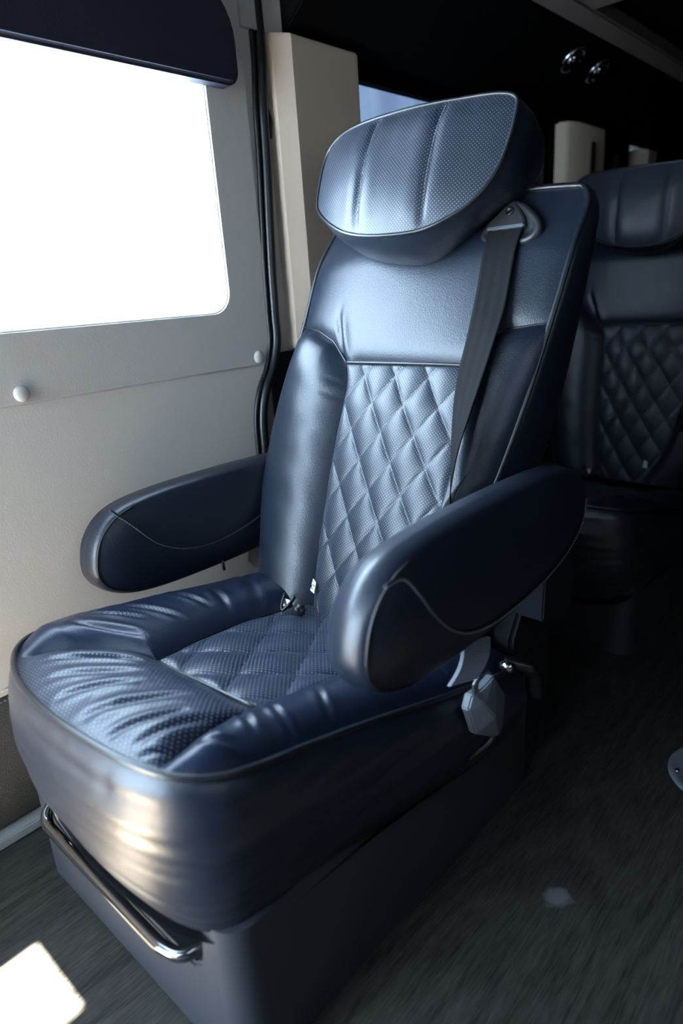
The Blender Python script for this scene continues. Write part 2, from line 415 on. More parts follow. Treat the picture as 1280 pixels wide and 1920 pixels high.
# rest of the shell: right side, rear, roof with invented hatch, front with windscreen
o7, h7 = loop_pair(-1.6, 5.0, 0.0, 1.9, -0.60, 0.90, 1.18, 1.50, (0.06,)*4)
struct(prism('wall_right', o7, 'x', 0.85, 0.90, M['matteblack'], hole=h7))
struct(box('window_6', (0.872, -0.62, 1.16), (0.876, 0.92, 1.52), M['fill_tint']))  # unseen window, added to throw fill light on the left wall
struct(box('wall_back', (-1.34, 4.95, 0.0), (0.9, 5.0, 1.9), M['matteblack']))
# roof over the front with an invented opening, shaped to cast the sun patch
HX0, HX1 = -0.981+0.855, -0.810+0.855
HY1 = 0.2195-0.665; HY0 = HY1-1.05
struct(box('ceiling_front', (-1.34, HY1, 1.9), (0.9, 5.0, 1.93), M['matteblack']))
struct(box('ceiling_front_left', (-1.34, HY0, 1.9), (HX0, HY1, 1.93), M['matteblack']))
struct(box('ceiling_front_right', (HX1, HY0, 1.9), (0.9, HY1, 1.93), M['matteblack']))
struct(box('ceiling_cab', (-1.34, -1.6, 1.9), (0.9, HY0, 1.93), M['matteblack']))
struct(box('floor_bounce_mat', (-1.33, -1.6, 0.0), (-0.50, -0.15, 0.004), M['bouncemat']))  # unseen carpet, added to bounce warm light onto the seat
struct(box('wall_front', (-1.34, -1.65, 0.0), (0.9, -1.6, 0.45), M['panel']))
struct(box('wall_light_block', (-0.60, -1.65, 0.45), (0.9, -1.6, 1.9), M['matteblack']))  # added blocker: narrows the windscreen to keep the aisle and base side dark

# ------------------------------------------------------------------ captain's chair
L_TAB = [(-0.03, -1.070), (0.0, -1.075), (0.107, -1.104), (0.226, -1.132), (0.35, -1.138), (0.474, -1.130), (0.586, -1.114), (0.72, -1.108), (0.80, -1.096), (0.83, -1.08)]
R_TAB = [(-0.03, -0.605), (0.0, -0.600), (0.107, -0.580), (0.255, -0.567), (0.303, -0.558), (0.379, -0.545), (0.472, -0.532), (0.582, -0.521), (0.673, -0.513), (0.772, -0.507), (0.80, -0.506), (0.83, -0.52)]
L_TAB = smooth_tab([(v, x+0.81) for v, x in L_TAB]); R_TAB = smooth_tab([(v, x+0.81) for v, x in R_TAB])
IL_TAB = smooth_tab([(v, x+0.81) for v, x in [(-0.03, -0.885), (0.0, -0.893), (0.055, -0.904), (0.131, -0.914), (0.221, -0.921), (0.31, -0.927), (0.42, -0.929), (0.457, -0.930), (0.502, -0.944)]])
IR_TAB = smooth_tab([(v, x+0.81) for v, x in [(-0.03, -0.735), (0.0, -0.720), (0.055, -0.690), (0.131, -0.662), (0.221, -0.645), (0.31, -0.636), (0.42, -0.633), (0.457, -0.634), (0.502, -0.635)]])
Lx = lambda v: interp(L_TAB, v)
Rx = lambda v: interp(R_TAB, v)
ILx = lambda v: interp(IL_TAB, v)
IRx = lambda v: interp(IR_TAB, v)
TOPSEAM = smooth_tab([(-0.302, 0.586), (-0.239, 0.571), (-0.183, 0.545), (-0.134, 0.502), (0.0, 0.5005), (0.145, 0.502), (0.215, 0.568), (0.289, 0.584)], 120)
TSEAM = [(-0.302, 0.586), (-0.239, 0.573), (-0.183, 0.547), (-0.134, 0.502), (0.175, 0.502), (0.194, 0.545), (0.217, 0.569), (0.289, 0.584)]
def seam_v(x): return interp(TSEAM, x)
def body_w(x, v):
    # overall barrel of the backrest: flat in the middle, falling back at the edges
    L, R = Lx(v), Rx(v); s = (x-L)/(R-L)
    return -0.020*(abs(2*s-1)**4)-0.02*sstep(0.70, 0.84, v)
PX, PV = 0.078, 0.115
def quilt(x, v, x0, v0, px=PX, pv=PV, a=0.0075):
    u1 = (x-x0)/px+(v-v0)/pv; u2 = (x-x0)/px-(v-v0)/pv
    return a*(abs(math.sin(math.pi*u1))*abs(math.sin(math.pi*u2)))**0.42

def make_backrest(root, T, rich=True):
    """T: local matrix of the backrest frame (x across, y up the back, z towards the sitter)"""
    def add(name, me, m, parent=root, sm=True):
        return link(name, me, m, parent, T if parent is root else None, smooth=sm)
    # quilted centre panel
    def fq(u, t):
        v = lerp(-0.03, 0.502, t); l, r = ILx(v), IRx(v); x = lerp(l, r, u)
        d = min(u*(r-l), (1-u)*(r-l), 0.502-v)
        w = body_w(x, v)+quilt(x, v, 0.002, 0.478)*(1-math.exp(-d/0.006))+0.010*(math.sin(math.pi*u)**0.6)*sstep(0.502, 0.40, v)
        return (x, v, w), (x, v)
    add('quilted_panel', grid('quilted_panel', fq, 110, 210), M['perf'])
    # side bolsters
    for side in (0, 1):
        def fb(u, t):
            # u from the outer piping to the inner seam; curves of the top seam
            vt0 = 0.586 if side == 0 else 0.584
            xs = lerp(-0.302, -0.134, u) if side == 0 else lerp(0.289, 0.175, u)
            vt = seam_v(xs); v = lerp(-0.03, vt, t)
            o = Lx(min(v, 0.586)) if side == 0 else Rx(min(v, 0.584)); i = ILx(min(v, 0.502)) if side == 0 else IRx(min(v, 0.502))
            x = lerp(o, i, u)
            k = sstep(0.40, 0.586, v)   # near the top, follow the seam's own x
            x = lerp(x, xs, k*k) if v > 0.40 else x
            wd = 0.19
            e = (1-math.exp(-min(u, 1-u)*wd/0.020))*(1-math.exp(-(vt-v)/0.018))
            cr = 0.0
            cr += 0.0015*N3(x*14, v*22, 2.0+side)
            # soft creases by the top inner corner
            for (a, b) in ((0.455, 0.9), (0.425, 0.75)):
                cr -= 0.003*math.exp(-((v-a-0.25*(u-1)*-0.12)/0.006)**2)*sstep(0.70, 0.98, u)
            if side == 0: prof = 0.040*e*math.sin(math.pi*clamp(0.08+0.84*u)**0.9)**0.45
            else: prof = 0.036*math.sin(0.5*math.pi*clamp((1-u)/0.28))*math.sin(0.5*math.pi*clamp(u/0.85+0.05))**0.7*(1-math.exp(-(vt-v)/0.018))
            w = body_w(x, v)*(1-e*0.5)+prof+cr*e
            return (x, v, w), (x, v)
        add('side_bolster', grid('side_bolster', fb, 44, 120, flip=(side == 1)), M['leather'])
    # smooth upper panel
    def fu(u, t):
        xs = lerp(-0.302, 0.289, u); v0 = seam_v(xs); v = lerp(v0, 0.832, t)
        x = lerp(Lx(v), Rx(v), u); x = lerp(xs, x, sstep(0, 0.5, t))
        r = 0.05
        if v > 0.80: 
            x *= 1
        d = min(u, 1-u)*0.59
        e = 1-math.exp(-d/0.03)
        es = 1-math.exp(-(v-v0)/0.018)
        w = body_w(x, v)+0.012*e*es*(1-sstep(0.70, 0.83, v))+0.0006*N3(x*9, v*9, 7)
        # crease above the left bolster corner
        cx = lerp(-0.175, -0.138, clamp((0.60-v)/0.1)); w -= 0.0055*math.exp(-((x-cx)/0.007)**2)*sstep(0.64, 0.56, v)
        w += 0.004*math.exp(-((x-cx-0.014)/0.010)**2)*sstep(0.64, 0.56, v)
        return (x, v, w), (x, v)
    add('upper_panel', grid('upper_panel', fu, 90, 50), M['leather'])
    # outline of the shell, counter-clockwise seen from the sitter
    out = [Vector((Lx(v), v)) for v in [0.80-0.83*k/30 for k in range(31)]]
    out += [Vector((lerp(Lx(-0.03), Rx(-0.03), k/12), -0.03)) for k in range(1, 12)]
    out += [Vector((Rx(v), v)) for v in [-0.03+0.83*k/30 for k in range(31)]]
    out += [Vector((lerp(Rx(0.83), Lx(0.83), k/14), 0.832-0.0*k)) for k in range(0, 15)]
    lp = resample(out, 160, True)
    def depth(v): return -interp([(-0.03, 0.19), (0.36, 0.175), (0.44, 0.165), (0.54, 0.15), (0.63, 0.13), (0.76, 0.10), (0.81, 0.078), (0.84, 0.07)], v)
    rings = []
    for ins, k in ((0.004, 0.0), (-0.002, 0.03), (-0.006, 0.12), (-0.009, 0.35), (-0.008, 0.65), (-0.002, 0.85), (0.010, 0.95), (0.035, 1.0), (0.09, 1.03), (0.16, 1.05)):
        L2 = inset_loop(lp, ins)
        rings.append([Vector((p.x, p.y, lerp(body_w(q.x, q.y)-0.004, depth(q.y), k))) for p, q in zip(L2, lp)])
    c = Vector((0, 0.4, depth(0.4)*1.06))
    rings.append([p.lerp(c, 0.6) for p in rings[-1]]); rings.append([c.copy() for p in lp])
    add('back_shell', rings_mesh('back_shell', rings), M['leather'])
    pp = [Vector((p.x, p.y, body_w(p.x, p.y)+0.001)) for p in lp]
    add('edge_piping', tube('edge_piping', pp, 0.0055, 8, closed=True), M['piping'])
    # cross seam piping and the curved bolster seams
    add('seam_piping', tube('seam_piping', spline([(x, 0.502, body_w(x, 0.502)+0.003) for x in (-0.134, -0.06, 0.0, 0.09, 0.175)], 5), 0.0038, 8), M['piping'])
    for a, b in ((-0.300, -0.134), (0.175, 0.287)):
        pts = [(lerp(a, b, k/16), seam_v(lerp(a, b, k/16)), body_w(lerp(a, b, k/16), 0.5)+0.001) for k in range(17)]
        add('seam_welt', tube('seam_welt', spline(pts, 2), 0.0024, 6), M['piping'])
    # head restraint
    cw = lambda x: -0.030*(x/0.2)**2
    hr = [(-0.218, 0.792), (-0.170, 0.757), (-0.100, 0.722), (-0.019, 0.704), (0.072, 0.704), (0.133, 0.728), (0.172, 0.762), (0.196, 0.812), (0.204, 0.862), (0.205, 0.905), (0.200, 0.928),
          (0.170, 0.936), (0.092, 0.935), (-0.031, 0.938), (-0.100, 0.942), (-0.160, 0.945), (-0.200, 0.942), (-0.232, 0.928), (-0.244, 0.900), (-0.243, 0.855), (-0.235, 0.815)]
    if not rich: hr = [(x, v+0.03) for x, v in hr]
    hl = resample([Vector((p.x, p.y)) for p in spline(hr, 8, closed=True)], 140, True)
    cen = Vector((-0.02, 0.83))
    W0 = 0.122
    def face_w(x, v, k):
        w = W0+cw(x)+0.020*(1-(1-k)**2.2)
        for lx in (-0.072, 0.079):
            w -= 0.006*math.exp(-((x-lx)/0.0055)**2)*min(1, k*6)
            w += 0.0025*math.exp(-((abs(x-lx)-0.025)/0.02)**2)*min(1, k*4)
        return w
    rings = []
    K = 34
    for j in range(K+1):
        k = (j/K)**1.3
        rings.append([Vector((lerp(p.x, cen.x, k), lerp(p.y, cen.y, k), face_w(lerp(p.x, cen.x, k), lerp(p.y, cen.y, k), k))) for p in hl])
    head = add('head_restraint', rings_mesh('head_restraint', [r for r in rings], lambda p: (p.x, p.y)), M['perf'])
    rr = []
    for ins, k in ((0.003, 0.0), (-0.006, 0.10), (-0.012, 0.3), (-0.010, 0.55), (0.0, 0.8), (0.012, 0.93), (0.035, 1.0)):
        L2 = inset_loop(hl, ins)
        # the gusset runs back and stays parallel to the curved face
        rr.append([Vector((p.x-0.02*k*sstep(0.05,0.2,p.x), p.y+0.050*k*sstep(0.82, 0.74, p.y)*sstep(0.02, 0.15, p.x)-0.008*k*sstep(0.75, 0.71, p.y), lerp(W0+cw(q.x), -0.030-0.055*sstep(0.74, 0.92, q.y)+cw(q.x)*0.3, k))) for p, q in zip(L2, hl)])
    c = Vector((cen.x, cen.y, -0.034))
    rr.append([p.lerp(c, 0.5) for p in rr[-1]]); rr.append([c.copy() for p in hl])
    link('gusset', rings_mesh('gusset', rr), M['leather'], head)
    link('head_piping', tube('head_piping', [Vector((p.x, p.y, W0+cw(p.x)+0.0005)) for p in hl], 0.0036, 8, closed=True), M['piping'], head)
    # stitched channel seams
    for lx in (-0.072, 0.079):
        bm = bmesh.new(); v = 0.725
        while v < 0.925:
            kk = 0.5
            w = W0+cw(lx)+0.0145-0.0
            d = abs(v-0.83)/0.11; w = W0+cw(lx)+0.020*(1-clamp(d)**2.2*0.95)-0.0045
            box_bm(bm, (lx-0.0005, v, w-0.0006), (lx+0.0005, v+0.0032, w+0.0006)); v += 0.0055
        s = link('channel_stitching', from_bm('channel_stitching', bm), M['stitch'], head, smooth=False); s['kind'] = 'stuff'
    # two steel posts between the restraint and the backrest
    for px in (-0.09, 0.05):
        add('headrest_post', tube('headrest_post', [(px, 0.70, -0.02), (px, 0.79, -0.015)], 0.006, 10), M['silver'])
    # small white tag sewn into the bolster seam
    tx = -0.084 if rich else 0.075
    tv = 0.038
    tg = add('white_tag', mesh('white_tag', [(tx-0.007, tv-0.013, 0.011), (tx+0.008, tv-0.016, 0.015), (tx+0.008, tv+0.006, 0.016), (tx-0.004, tv+0.012, 0.013),
             (tx-0.007, tv-0.013, 0.009), (tx+0.008, tv-0.016, 0.013), (tx+0.008, tv+0.006, 0.014), (tx-0.004, tv+0.012, 0.011)],
             [(0, 1, 2, 3), (7, 6, 5, 4), (0, 4, 5, 1), (1, 5, 6, 2), (2, 6, 7, 3), (3, 7, 4, 0)]), M['white'], sm=False)
    tg['label'] = 'small white sewn tag with a dark ring mark'
    link('tag_print', tube('tag_print', [(tx+0.001+0.0034*math.cos(a), tv-0.004+0.0044*math.sin(a), 0.0145+0.0003) for a in [k*0.45 for k in range(12)]], 0.0007, 6), M['black'], tg)
    # shoulder belt: moulded guide plate, webbing, lower strand
    gp = [(0.130, 0.740), (0.142, 0.724), (0.170, 0.716), (0.215, 0.716), (0.238, 0.724), (0.248, 0.742), (0.240, 0.762), (0.216, 0.784), (0.196, 0.797), (0.178, 0.797), (0.158, 0.780), (0.138, 0.760)]
    gl = resample([Vector((p.x, p.y)) for p in spline(gp, 6, closed=True)], 60, True)
    z0 = -0.002
    rr = []
    for ins, h in ((0, 0), (0.001, 0.008), (0.006, 0.012), (0.011, 0.010), (0.014, 0.006), (0.024, 0.0055)):
        rr.append([Vector((p.x, p.y, z0+h)) for p in inset_loop(gl, ins)])
    c = Vector((0.190, 0.752, z0+0.0055)); rr.append([c.copy() for p in gl])
    plate = add('belt_guide', rings_mesh('belt_guide', rr), M['plastic'])
    prism('anchor_plate', [(0.145, 0.748), (0.220, 0.746), (0.214, 0.762), (0.193, 0.790), (0.183, 0.792), (0.150, 0.764)], 'z', 0.004, 0.013, M['plastic'], plate, bev=0.002)
    box('slot_lip', (0.147, 0.744, 0.006), (0.219, 0.7495, 0.017), M['buckle'], plate, bev=0.002)
    rr = [[Vector((0.185+r*math.cos(a*math.pi/10), 0.775+r*math.sin(a*math.pi/10), h)) for a in range(20)] for r, h in ((0.008, 0.012), (0.008, 0.0155), (0.0055, 0.017), (0.004, 0.0145), (0.0001, 0.0145))]
    link('bolt', rings_mesh('bolt', rr), M['black'], plate)
    LE = [(0.150, 0.746, 0.012), (0.153, 0.70, 0.020), (0.162, 0.617, 0.028), (0.166, 0.54, 0.034), (0.172, 0.463, 0.046), (0.185, 0.386, 0.052), (0.200, 0.320, 0.054), (0.212, 0.262, 0.052), (0.222, 0.225, 0.046)]
    RE = [(0.216, 0.744, 0.012), (0.215, 0.70, 0.018), (0.223, 0.600, 0.026), (0.228, 0.537, 0.044), (0.231, 0.475, 0.060), (0.230, 0.400, 0.075), (0.232, 0.335, 0.090), (0.232, 0.270, 0.088), (0.236, 0.225, 0.076)]
    A, B = resample(spline(LE, 8), 70), resample(spline(RE, 8), 70)
    vs, fs = [], []
    nb = 13
    for a, b in zip(A, B):
        for i in range(nb):
            u = i/(nb-1); rib = 0.0006*math.cos(u*math.pi*6)-0.002*math.sin(math.pi*u)*0.5
            p = a.lerp(b, u); vs.append((p.x, p.y, p.z+rib))
    m_ = len(A)
    for a, b in zip(A, B):
        for i in range(nb):
            p = a.lerp(b, i/(nb-1)); vs.append((p.x, p.y, p.z-0.0035))
    for j in range(m_-1):
        for i in range(nb-1):
            q = j*nb+i; fs.append((q, q+1, q+nb+1, q+nb)[::-1]); q += m_*nb; fs.append((q, q+1, q+nb+1, q+nb))
        for i in (0, nb-1):
            q = j*nb+i; r = (q, q+nb, q+nb+m_*nb, q+m_*nb); fs.append(r if i else r[::-1])
    add('shoulder_belt', mesh('shoulder_belt', vs, fs), M['web'])
    LE2 = [(0.214, 0.29, 0.032), (0.203, 0.26, 0.040), (0.193, 0.215, 0.052), (0.180, 0.16, 0.07)]; RE2 = [(0.222, 0.30, 0.034), (0.213, 0.26, 0.042), (0.220, 0.215, 0.050), (0.222, 0.16, 0.06)]
    A, B = resample(spline(LE2, 6), 12), resample(spline(RE2, 6), 12); vs = []; fs = []
    for a, b in zip(A, B): vs += [a, b, b-Vector((0, 0, 0.002)), a-Vector((0, 0, 0.002))]
    for j in range(11):
        for i in range(4): q = j*4; fs.append((q+i, q+(i+1) % 4, q+4+(i+1) % 4, q+4+i))
    add('lap_belt', mesh('lap_belt', vs, fs), M['web'])
    bm = bmesh.new(); box_bm(bm, (0.180, 0.200, 0.060), (0.212, 0.222, 0.074), 0.005, 3)
    add('belt_tongue', from_bm('belt_tongue', bm), M['black'])
    # child-seat anchor clip in the gap between cushion and backrest
    cl = add('anchor_clip', tube('anchor_clip', spline([(-0.120, 0.000, 0.055), (-0.112, 0.010, 0.060), (-0.100, -0.006, 0.075), (-0.090, -0.018, 0.080), (-0.083, -0.004, 0.072), (-0.082, 0.012, 0.062)], 5), 0.0035, 8), M['black'])
    bm = bmesh.new(); box_bm(bm, (-0.083, -0.022, 0.045), (-0.055, 0.000, 0.068), 0.006, 3); link('clip_body', from_bm('clip_body', bm), M['plastic'], cl)
    box('clip_label', (-0.104, -0.012, 0.0640), (-0.090, 0.003, 0.0655), M['white'], cl)

# ---- cushion
def cz(x, y):
    return 0.5-(0.18+0.08*clamp((x+1.096)/0.576))*(y-0.31)
OUTL = [(-1.096, 0.96), (-1.096, 0.86), (-1.097, 0.70), (-1.098, 0.52), (-1.090, 0.43), (-1.066, 0.36), (-1.030, 0.322), (-0.985, 0.298), (-0.93, 0.279), (-0.87, 0.268), (-0.78, 0.263), (-0.70, 0.267), (-0.63, 0.276),
        (-0.582, 0.290), (-0.553, 0.308), (-0.533, 0.338), (-0.526, 0.385), (-0.525, 0.46), (-0.519, 0.584), (-0.505, 0.74), (-0.50, 0.86), (-0.50, 0.96)]
def lin(P): return [Vector((p.x, p.y)) for p in P]
OUT = resample(lin(spline(OUTL, 8)), 200)
def ipart(P, a, b, n):
    i = min(range(len(P)), key=lambda k: (P[k]-Vector(a)).length); j = min(range(len(P)), key=lambda k: (P[k]-Vector(b)).length)
    s = P[min(i, j):max(i, j)+1]
    return resample(s if i < j else s[::-1], n)
P1, P2, QA, QB, QC, QD = (-1.000, 0.305), (-0.590, 0.287), (-0.858, 0.462), (-0.636, 0.475), (-0.665, 0.93), (-0.930, 0.93)
def ruled(name, A, B, nu, hf, m, parent, matrix, flip=False):
    def f(u, t):
        k = t*(len(A)-1); i = min(int(k), len(A)-2); a = A[i].lerp(A[i+1], k-i); b = B[i].lerp(B[i+1], k-i)
        p = a.lerp(b, u); wd = (b-a).length
        return (p.x, p.y, cz(p.x, p.y)+hf(p.x, p.y, u, t, wd)), (p.x, p.y)
    return link(name, grid(name, f, nu, len(A)-1, flip), m, parent, matrix)
def make_cushion(root, T):
    n = 130
    innerL = resample(lin(spline([QD, (-0.918, 0.75), (-0.900, 0.60), (-0.868, 0.49)], 8))+[Vector(QA)]+lin(spline([QA, (-0.915, 0.420), (-0.965, 0.355), P1], 8))[1:], n)
    outerL = ipart(OUT, (-1.096, 0.96), P1, n)
    creL = [((-1.0, 0.40), (-0.90, 0.47), .006), ((-1.07, 0.47), (-0.93, 0.56), .006), ((-1.05, 0.42), (-0.95, 0.50), .005), ((-1.06, 0.80), (-0.90, 0.72), .012), ((-1.0, 0.68), (-0.92, 0.66), .008), ((-1.06, 0.60), (-0.95, 0.63), .006)]
    def crease(x, y, cs, depth=0.004):
        h = 0.0
        for (a, b, wd) in cs:
            a, b = Vector(a), Vector(b); p = Vector((x, y)); ab = b-a; t = clamp((p-a).dot(ab)/ab.dot(ab)); d = (p-(a+ab*t))
            sd = (ab.x*d.y-ab.y*d.x)/ab.length; dl = d.length; f = math.sin(math.pi*clamp(0.02+0.96*t))**0.5
            h += -depth*math.exp(-(dl/wd)**2)*f + depth*0.7*math.exp(-((dl-1.8*wd)/(1.2*wd))**2)*f
        return h
    def hl(x, y, u, t, wd):
        e = (1-math.exp(-u*wd/0.014))*(1-math.exp(-(1-u)*wd/0.020))
        return e*(0.040*(min(1, wd/0.12))*(math.sin(math.pi*clamp(0.1+0.8*u))**0.6)+crease(x, y, creL, 0.0045)+0.0018*N3(x*16, y*9, 1))
    ruled('side_bolster', innerL, outerL, 40, hl, M['leather_soft'], root, T, True)
    innerR = resample(lin(spline([QC, (-0.650, 0.75), (-0.640, 0.58), QB], 8))+lin(spline([QB, (-0.628, 0.42), (-0.607, 0.345), P2], 8))[1:], n)
    outerR = ipart(OUT, (-0.50, 0.96), P2, n)
    creR = [((-0.555, 0.41), (-0.62, 0.43), .005), ((-0.535, 0.45), (-0.60, 0.47), .004), ((-0.54, 0.52), (-0.615, 0.565), .005), ((-0.535, 0.62), (-0.60, 0.64), .005), ((-0.53, 0.70), (-0.60, 0.71), .005), ((-0.53, 0.78), (-0.60, 0.79), .005), ((-0.58, 0.35), (-0.55, 0.375), .005)]
    def hr(x, y, u, t, wd):
        e = (1-math.exp(-u*wd/0.012))*(1-math.exp(-(1-u)*wd/0.014))
        return e*(0.034*(min(1, wd/0.09))*(math.sin(math.pi*clamp(0.1+0.8*u))**0.6)+crease(x, y, creR, 0.0045)+0.0018*N3(x*12, y*22, 5))
    ruled('side_bolster', innerR, outerR, 36, hr, M['leather_soft'], root, T)
    # front apron between the seams
    back = resample([Vector(QA), Vector((-0.75, 0.471)), Vector(QB)], n)
    frontc = ipart(OUT, P1, P2, n)
    sl = resample(lin(spline([QA, (-0.915, 0.420), (-0.965, 0.355), P1], 8)), 90); sr = resample(lin(spline([QB, (-0.628, 0.42), (-0.607, 0.345), P2], 8)), 90)
    creA = [((-0.93, 0.315), (-0.86, 0.40), .007), ((-0.87, 0.295), (-0.80, 0.40), .008), ((-0.81, 0.285), (-0.77, 0.38), .007), ((-0.74, 0.282), (-0.70, 0.41), .008), ((-0.68, 0.285), (-0.66, 0.38), .006), ((-0.64, 0.30), (-0.635, 0.40), .006), ((-0.90, 0.36), (-0.83, 0.43), .006), ((-0.62, 0.295), (-0.60, 0.33), .004)]
    def coons(u, t):
        a = back[int(u*(n-1))]; b = frontc[int(u*(n-1))]
        l = sl[min(89, int(round(t*89)))]; r = sr[min(89, int(round(t*89)))]
        p = a*(1-t)+b*t+l*(1-u)+r*u-(back[0]*(1-u)*(1-t)+back[-1]*u*(1-t)+frontc[0]*(1-u)*t+frontc[-1]*u*t)
        x, y = p.x, p.y; e = (1-math.exp(-t*0.19/0.012))*(1-math.exp(-(1-t)*0.19/0.012))*(1-math.exp(-min(u, 1-u)*0.3/0.012))
        rid = 1-abs(N3(x*13+y*6, y*7-x*3, 3.3))*2
        h = e*(0.024*(1-abs(2*t-1)**3)+crease(x, y, creA, 0.0036)+0.0018*rid*rid-0.001)
        return (x, y, cz(x, y)+h), (x, y)
    link('front_apron', grid('front_apron', coons, 129, 89), M['perf_cushion'], root, T).data.flip_normals()
    # quilted seat panel
    def fq(u, t):
        y = lerp(0.462, 0.93, t); l = Vector(innerAt(innerL, y)).x; r = Vector(innerAt(innerR, y)).x
        yy = lerp(0.462+0.013*u, 0.93, t); x = lerp(l, r, u); d = min(u*(r-l), (1-u)*(r-l), t*0.468)
        h = quilt(x, yy, -0.747, 0.53, 0.105, 0.15, 0.009)*(1-math.exp(-d/0.006))
        return (x, yy, cz(x, yy)-0.002+h), (x, yy)
    link('quilted_panel', grid('quilted_panel', fq, 90, 120), M['perf_cushion'], root, T)
    link('seam_welt', tube('seam_welt', [Vector((lerp(QA[0], QB[0], k/12), lerp(QA[1], QB[1], k/12), cz(-0.75, 0.468)+0.002)) for k in range(13)], 0.003, 6), M['piping'], root, T)
    # skirt: from the piping down, bulging, with folds
    cl = OUT; m = len(cl); arc = [0]
    for a, b in zip(cl, cl[1:]): arc.append(arc[-1]+(b-a).length)
    def fs(u, t):
        k = u*(m-1); i = min(int(k), m-2); p = cl[i].lerp(cl[i+1], k-i); tg = (cl[i+1]-cl[i]).normalized(); nrm = Vector((tg.y, -tg.x))*-1
        nrm = Vector((tg.y, -tg.x)); 
        if nrm.dot(p-Vector((-0.8, 0.62))) < 0: nrm = -nrm
        zt = cz(p.x, p.y)-0.002
        zb = interp([(0.25, 0.250), (0.30, 0.255), (0.36, 0.258), (0.50, 0.226), (0.9, 0.180), (0.96, 0.175)], p.y)
        if p.x < -0.8: zb = interp([(0.25, 0.250), (0.96, 0.185)], p.y)
        z = lerp(zt, zb, t)
        off = 0.020*math.sin(math.pi*t**0.75)-0.022*t**2.5+0.003*(1-math.exp(-t/0.05))
        s = arc[i]
        wr = 0.0035*N3(s*2.2, z*26+0.6*math.sin(s*5), 4)+0.0016*N3(s*6, z*60, 9)
        wr += -0.003*max(0, N3(s*42, z*3, 2.2))*sstep(0.25, 0.03, t)
        off += wr*min(1, t*8)
        return (p.x+nrm.x*off, p.y+nrm.y*off, z), (s, z)
    link('skirt', grid('skirt', fs, 260, 60), M['leather'], root, T)
    und = [(p.x, p.y) for p in cl]
    link('edge_piping', tube('edge_piping', [Vector((p.x, p.y, cz(p.x, p.y)+0.003)) for p in cl], 0.0048, 8), M['piping'], root, T)
    link('seam_welt', tube('seam_welt', [Vector((p.x, p.y, cz(p.x, p.y)-0.010)) for p in cl], 0.0025, 6), M['piping'], root, T)
    # closed underside
    me = mesh('cushion_pan', [(p.x*0.97-0.024, p.y+0.012, 0.24-0.06*(p.y-0.3)) for p in cl], [tuple(range(len(cl)))]); 
    link('cushion_pan', me, M['black'], root, T, smooth=False)
def innerAt(P, y):
    for a, b in zip(P, P[1:]):
        if (a.y-y)*(b.y-y) <= 0 and a.y != b.y: return a.lerp(b, (y-a.y)/(b.y-a.y))
    return P[0] if y > P[0].y else min(P, key=lambda p: abs(p.y-y))

